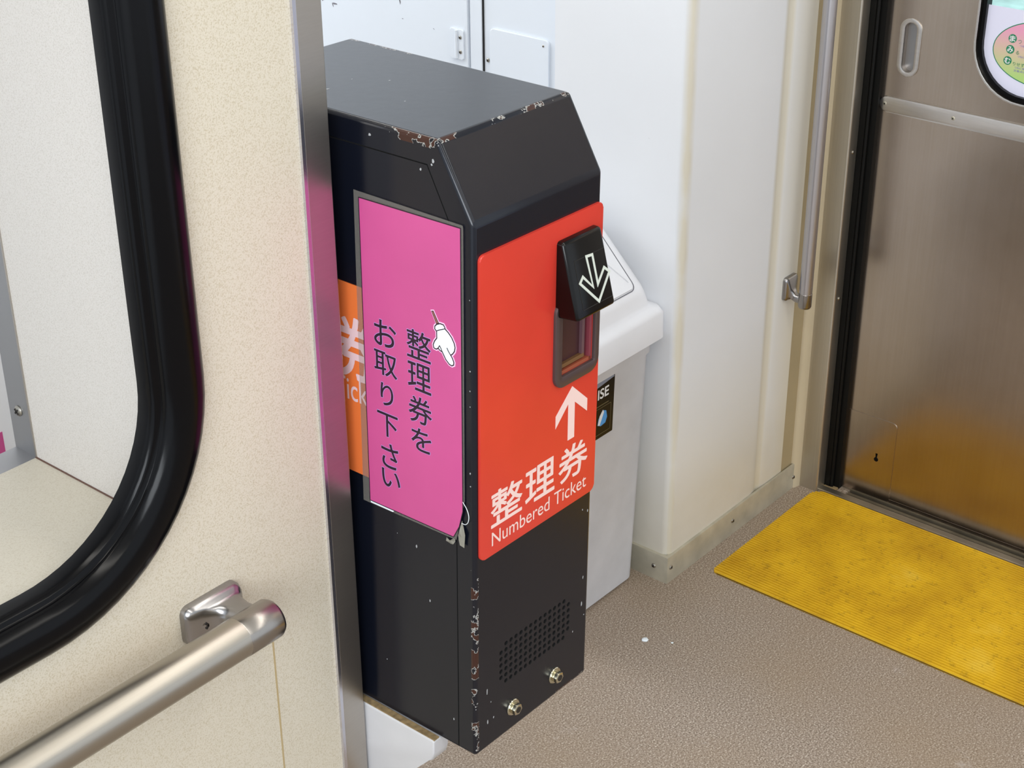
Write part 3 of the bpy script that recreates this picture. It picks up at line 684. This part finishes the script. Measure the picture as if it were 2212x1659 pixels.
FN = FX(-.0022)
def jp(ch, b0, z0, b1, z1, halo=True):
    if halo:
        text('lettering_outline', ch, FN, b0, z0, b1, z1, .0001, M['lilac'], nb_, .00075)
    text('notice_lettering', ch, FN, b0, z0, b1, z1, .0003, M['ink'], nb_, .00022)
for ch, b0, z0, b1, z1 in (('整', .0795, .4315, .0500, .4605), ('理', .0790, .3990, .0503, .4275), ('券', .0790, .3645, .0500, .3925), ('を', .0765, .3350, .0512, .3590),
                           ('お', .1210, .4315, .0930, .4580), ('取', .1220, .4010, .0930, .4255), ('り', .1150, .3690, .0990, .3925), ('下', .1205, .3355, .0940, .3605), ('さ', .1165, .3010, .0945, .3280), ('い', .1168, .2795, .0930, .2985)):
    jp(ch, b0, z0, b1, z1)
glove = [(0.0421, 0.4744), (0.038, 0.4764), (0.034, 0.4764), (0.0324, 0.4744), (0.0318, 0.4727), (0.0281, 0.4703), (0.0242, 0.4666), (0.0212, 0.4617), (0.0203, 0.4578), (0.0211, 0.4538), (0.0234, 0.4505), (0.0256, 0.4488), (0.0234, 0.4459), (0.0219, 0.4426), (0.0222, 0.4399), (0.0245, 0.4384), (0.0275, 0.4391), (0.0315, 0.4425), (0.034, 0.4463), (0.0357, 0.4489), (0.0385, 0.4495), (0.0405, 0.451), (0.0431, 0.4494), (0.0459, 0.4498), (0.0466, 0.4529), (0.045, 0.4568), (0.0421, 0.4608), (0.0422, 0.4673), (0.0445, 0.4695), (0.0442, 0.4721)]
stroke_plate('hand_outline', [(.0479, .4860), (.0459, .4866), (.0398, .4763), (.0421, .4748)], .0022, FN, 0, .0001, M['palepink'], nb_)
stroke_plate('hand_outline', glove, .0034, FN, 0, .0001, M['palepink'], nb_)
plate('hand_symbol', glove, FN, .0001, .0002, M['paper'], nb_)
plate('stick_print', [(.0479, .4859), (.0459, .4865), (.0398, .4763), (.0421, .4748)], FN, .0001, .00025, M['stick'], nb_)
stroke_plate('hand_line', glove, .0010, FN, .0002, .0004, M['ink'], nb_)
stroke_plate('hand_line', [(.0479, .4859), (.0459, .4865), (.0398, .4763), (.0421, .4748)], .0006, FN, .0002, .0004, M['ink'], nb_)
for ln_ in ([(0.0427, 0.4677), (0.0381, 0.4702), (0.0323, 0.4729)], [(0.0301, 0.4547), (0.0284, 0.4519), (0.0259, 0.4489)], [(0.0389, 0.4543), (0.0374, 0.452), (0.0357, 0.4489)], [(0.0389, 0.4543), (0.0402, 0.4519), (0.0413, 0.4506)]):
    stroke_plate('hand_line', ln_, .0008, FN, .0002, .0004, M['ink'], nb_, False)
# torn film scraps and the loose white thread at the notice corner
def scrap(name, pts, d, mat):
    bm = bmesh.new(); c0 = bm.verts.new((-d - .001, sum(p[0] for p in pts) / len(pts), sum(p[1] for p in pts) / len(pts)))
    V = [bm.verts.new((-d + random.uniform(-.0012, .0012), *p)) for p in pts]
    for i in range(len(V)): bm.faces.new((c0, V[i], V[(i + 1) % len(V)]))
    o = obj(name, bm, mat, TM); s = o.modifiers.new('s', 'SOLIDIFY'); s.thickness = .0002; return o
M['crumple'] = simple('crumpled_tape', srgb(140, 138, 128), .35, bs=.6, bscale=400)
scrap('torn_tape', [(.0148, .2775), (.0120, .2700), (.0095, .2640), (.0105, .2560), (.0110, .2490), (.0165, .2500), (.0180, .2560), (.0200, .2590), (.0170, .2660)], .002, M['crumple'])
scrap('torn_tape', [(.0222, .2545), (.0255, .2535), (.0300, .2495), (.0350, .2505), (.0345, .2475), (.0290, .2455), (.0260, .2465), (.0235, .2505)], .002, M['crumple'])
cu = bpy.data.curves.new('loose_thread', 'CURVE'); cu.dimensions = '3D'; cu.bevel_depth = .00035; sp_ = cu.splines.new('BEZIER')
tp = [(-.0025, .0125, .2995), (-.0040, .0055, .2930), (-.0045, .0035, .2850), (-.004, .0075, .2775), (-.0025, .0140, .2755)]
sp_.bezier_points.add(len(tp) - 1)
for q, p in zip(sp_.bezier_points, tp): q.co = p; q.handle_left_type = q.handle_right_type = 'AUTO'
th_ = bpy.data.objects.new('loose_thread', cu); COL.objects.link(th_); th_.parent = TM
dg = bpy.context.evaluated_depsgraph_get(); dg.update(); me = bpy.data.meshes.new_from_object(th_.evaluated_get(dg)); bpy.data.objects.remove(th_); me.materials.clear(); link('loose_thread', me, M['paper'], TM)
# single paint chips
def chips(spots, fn, mat):
    for (u, v, r, e) in spots:
        pts = []; ph = random.uniform(0, 3)
        for i in range(8):
            q = 2 * math.pi * i / 8; k = random.uniform(.6, 1.15); pts.append((u + r * k * math.cos(q + ph), v + r * e * k * math.sin(q + ph)))
        plate('paint_chip', pts, fn, -.0001, .00012, mat, TM)
chips([(.0600, .6165, .0013, 1), (.0455, .6270, .0015, 1.3), (.0470, .6235, .0011, 1), (.1205, .6345, .0016, 1), (.0755, .2230, .0010, 2), (.0590, .1660, .0009, 2), (.1210, .0650, .0008, .7), (.0290, .0340, .0010, 1.5), (.1010, .2280, .0005, 1)], FX(0), M['chip'])
chips([(.0048, .5080, .0006, 1), (.0048, .4380, .0008, 1.2), (.0049, .4180, .0007, 1), (.0049, .4020, .0006, 1), (.0052, .3320, .0009, 1.6), (.0050, .3180, .0008, 1)], FX(0), M['chip'])
chips([(.1745, .1290, .0008, 3), (.1735, .0960, .0010, 3), (.1780, .0800, .0008, 1), (.1790, .2100, .0009, 2), (.1700, .2150, .0007, 2), (.0180, .0720, .0009, 4), (.0190, .0330, .0010, 3), (.0280, .0340, .0010, 1.4), (.0240, .0560, .0007, 1.8), (.1590, .0680, .0006, 2)], FY(0), M['chip'])
FR_ = lambda u, v, d: (u, v, H_ + d)
chips([(.043, .215, .0022, .6), (.020, .205, .0018, .7), (.080, .22, .0010, .6), (.10, .19, .0012, .5), (.062, .135, .0010, .6), (.055, .235, .0007, .8)], FR_, M['chip'])

# ------------------------------------------------------------ white bracket carrying the machine
bk = bmesh.new()
sidep = [(1.3, .4855), (.9180, .4868), (.9155, .4855), (.9165, .4700), (.9195, .4600), (.9265, .4545), (.9460, .4330), (1.02, .36), (1.3, .30)]
slab(bk, sidep, lambda u, v, d: (d, u, v), .956, .978)
slab(bk, [(u, v - .006) for u, v in sidep], lambda u, v, d: (d, u, v), 1.12, 1.142)
box(bk, (.978, 1.0, .4700), (1.12, 1.3, .4850))
box(bk, (.956, 1.28, 0), (1.142, 1.30, .48))
es = [e for e in bk.edges if abs(e.verts[0].co.x - e.verts[1].co.x) < 1e-5 and e.verts[0].co.x < .957]
bevel(bk, .0022, 3, es)
bkt = tag(obj('support_bracket', bk, M['white'], None, 40), 'white painted bracket carrying the black machine from below', 'bracket')
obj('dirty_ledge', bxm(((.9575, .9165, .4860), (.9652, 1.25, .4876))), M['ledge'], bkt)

# ------------------------------------------------------------ litter bin
BIN = empty('litter_bin', (1.77, 1.46, 0), 'pale grey plastic litter bin with sloping swing lid, behind the ticket machine', 'bin')
def bp(o): o.location = (-1.77, -1.46, 0); return o
def rz(x0, y0, x1, y1, r, z): return [(u, v, z) for u, v in rrect(x0, y0, x1, y1, r, 5)]
bm = bmesh.new()
loft(bm, [rz(1.660, 1.346, 1.905, 1.64, .014, .001), rz(1.657, 1.341, 1.909, 1.645, .018, .006), rz(1.645, 1.329, 1.918, 1.655, .018, .430), rz(1.641, 1.325, 1.921, 1.659, .018, .436), rz(1.641, 1.325, 1.921, 1.659, .018, .475)])
bp(obj('bin_body', bm, M['binw'], BIN, 40))
bm = bmesh.new()
loft(bm, [rz(1.640, 1.320, 1.924, 1.661, .016, .460), rz(1.630, 1.308, 1.9305, 1.668, .016, .463), rz(1.632, 1.309, 1.930, 1.667, .016, .505), rz(1.636, 1.314, 1.926, 1.662, .018, .514), rz(1.642, 1.322, 1.918, 1.658, .018, .517),
          rz(1.646, 1.326, 1.913, 1.652, .020, .524), rz(1.650, 1.329, 1.910, 1.648, .022, .540), rz(1.654, 1.3345, 1.909, 1.643, .022, .5495), rz(1.660, 1.394, 1.905, 1.58, .020, .611), rz(1.664, 1.418, 1.902, 1.556, .016, .6355), rz(1.670, 1.428, 1.896, 1.546, .012, .640)])
lid = bp(obj('bin_lid', bm, M['binlid'], BIN, 50))
# swing flap on the front slope
sl0 = Vector((0, 1.3335, .5485)); slv = Vector((0, .0605, .0625)).normalized(); sln = Vector((0, -.0625, .0605)).normalized()
FS = lambda u, v, d: tuple(Vector((u, 0, 0)) + sl0 + slv * v + sln * d)
fo = rrect(1.680, .004, 1.882, .112, (.012, .012, .004, .004), 5)
stroke_plate('flap_gap', fo, .0016, FS, -.001, .0006, simple('flap_gap_grey', srgb(110, 110, 118), .6), lid)
bm = bmesh.new(); loft(bm, [[FS(u, v, .0002) for u, v in rrect(1.682, .006, 1.880, .110, (.011, .011, .003, .003), 5)], [FS(u, v, .0022) for u, v in rrect(1.683, .007, 1.879, .109, (.010, .010, .003, .003), 5)]])
flp = obj('swing_flap', bm, M['binlid'], lid, 40)
plate('flap_rib', [(1.872, .018), (1.852, .095), (1.836, .095)], FS, .002, .0045, M['binlid'], lid, .001)
# black label on the bin front (the front leans: y 1.341 at the foot, 1.329 at the top)
FB = lambda u, v, d: (u, 1.341 - .012 * (v / .43) - d, v)
lb = bp(plate('bin_label', rrect(1.735, .330, 1.822, .432, .001, 2), FB, 0, .0006, M['blacklabel'], BIN))
text('lettering', 'ISE', FB, 1.780, .401, 1.807, .418, .0008, M['labelwhite'], lb, .0005)
stroke_plate('label_border', rrect(1.741, .337, 1.815, .384, .001, 1), .0008, FB, .0006, .0008, M['labelline'], lb)
plate('label_line', [(1.760, .388), (1.808, .388), (1.808, .3895), (1.760, .3895)], FB, .0006, .0008, M['labelline'], lb)
plate('label_icon', [(1.782, .355), (1.790, .351), (1.802, .353), (1.806, .362), (1.803, .374), (1.797, .377), (1.792, .372), (1.784, .366)], FB, .0006, .0009, M['labelblue'], lb)
plate('label_icon', [(1.782, .355), (1.787, .3535), (1.797, .374), (1.794, .379), (1.786, .370)], FB, .0009, .0012, M['labelwhite'], lb)
plate('label_gloss', [(1.737, .418), (1.820, .428), (1.820, .4315), (1.737, .4315)], FB, .0006, .0008, simple('label_sheen_grey', srgb(130, 135, 150), .15), lb)  # sheen painted as a grey strip along the label top

# ------------------------------------------------------------ crumbs on the floor
def crumb(loc, r, lab):
    bm = bmesh.new(); bmesh.ops.create_icosphere(bm, subdivisions=2, radius=r)
    for v in bm.verts: v.co = Vector((v.co.x * random.uniform(.8, 1.3), v.co.y * random.uniform(.7, 1.2), max(-.2 * r, v.co.z * .3)))
    o = obj('paper_crumb', bm, M['paper'], None, 60); o.location = (loc[0], loc[1], .2 * r + .0002); tag(o, lab, 'litter')
crumb((1.7755, 1.2212), .0055, 'larger white crumb of litter on the floor in front of the bin')
crumb((1.7974, 1.1829), .0022, 'tiny white speck on the floor right of the larger crumb')
# ------------------------------------------------------------ pink poster far behind the partition window
o = plate('wall_poster', [(.9, .3), (1.104, .3), (1.104, .437), (.9, .437)], FY(1.9), 0, .001, M['pink'], None); o.name = 'wall_poster'
tag(o, 'bright pink poster glimpsed through the window at the left edge', 'poster')
bpy.context.view_layer.update()
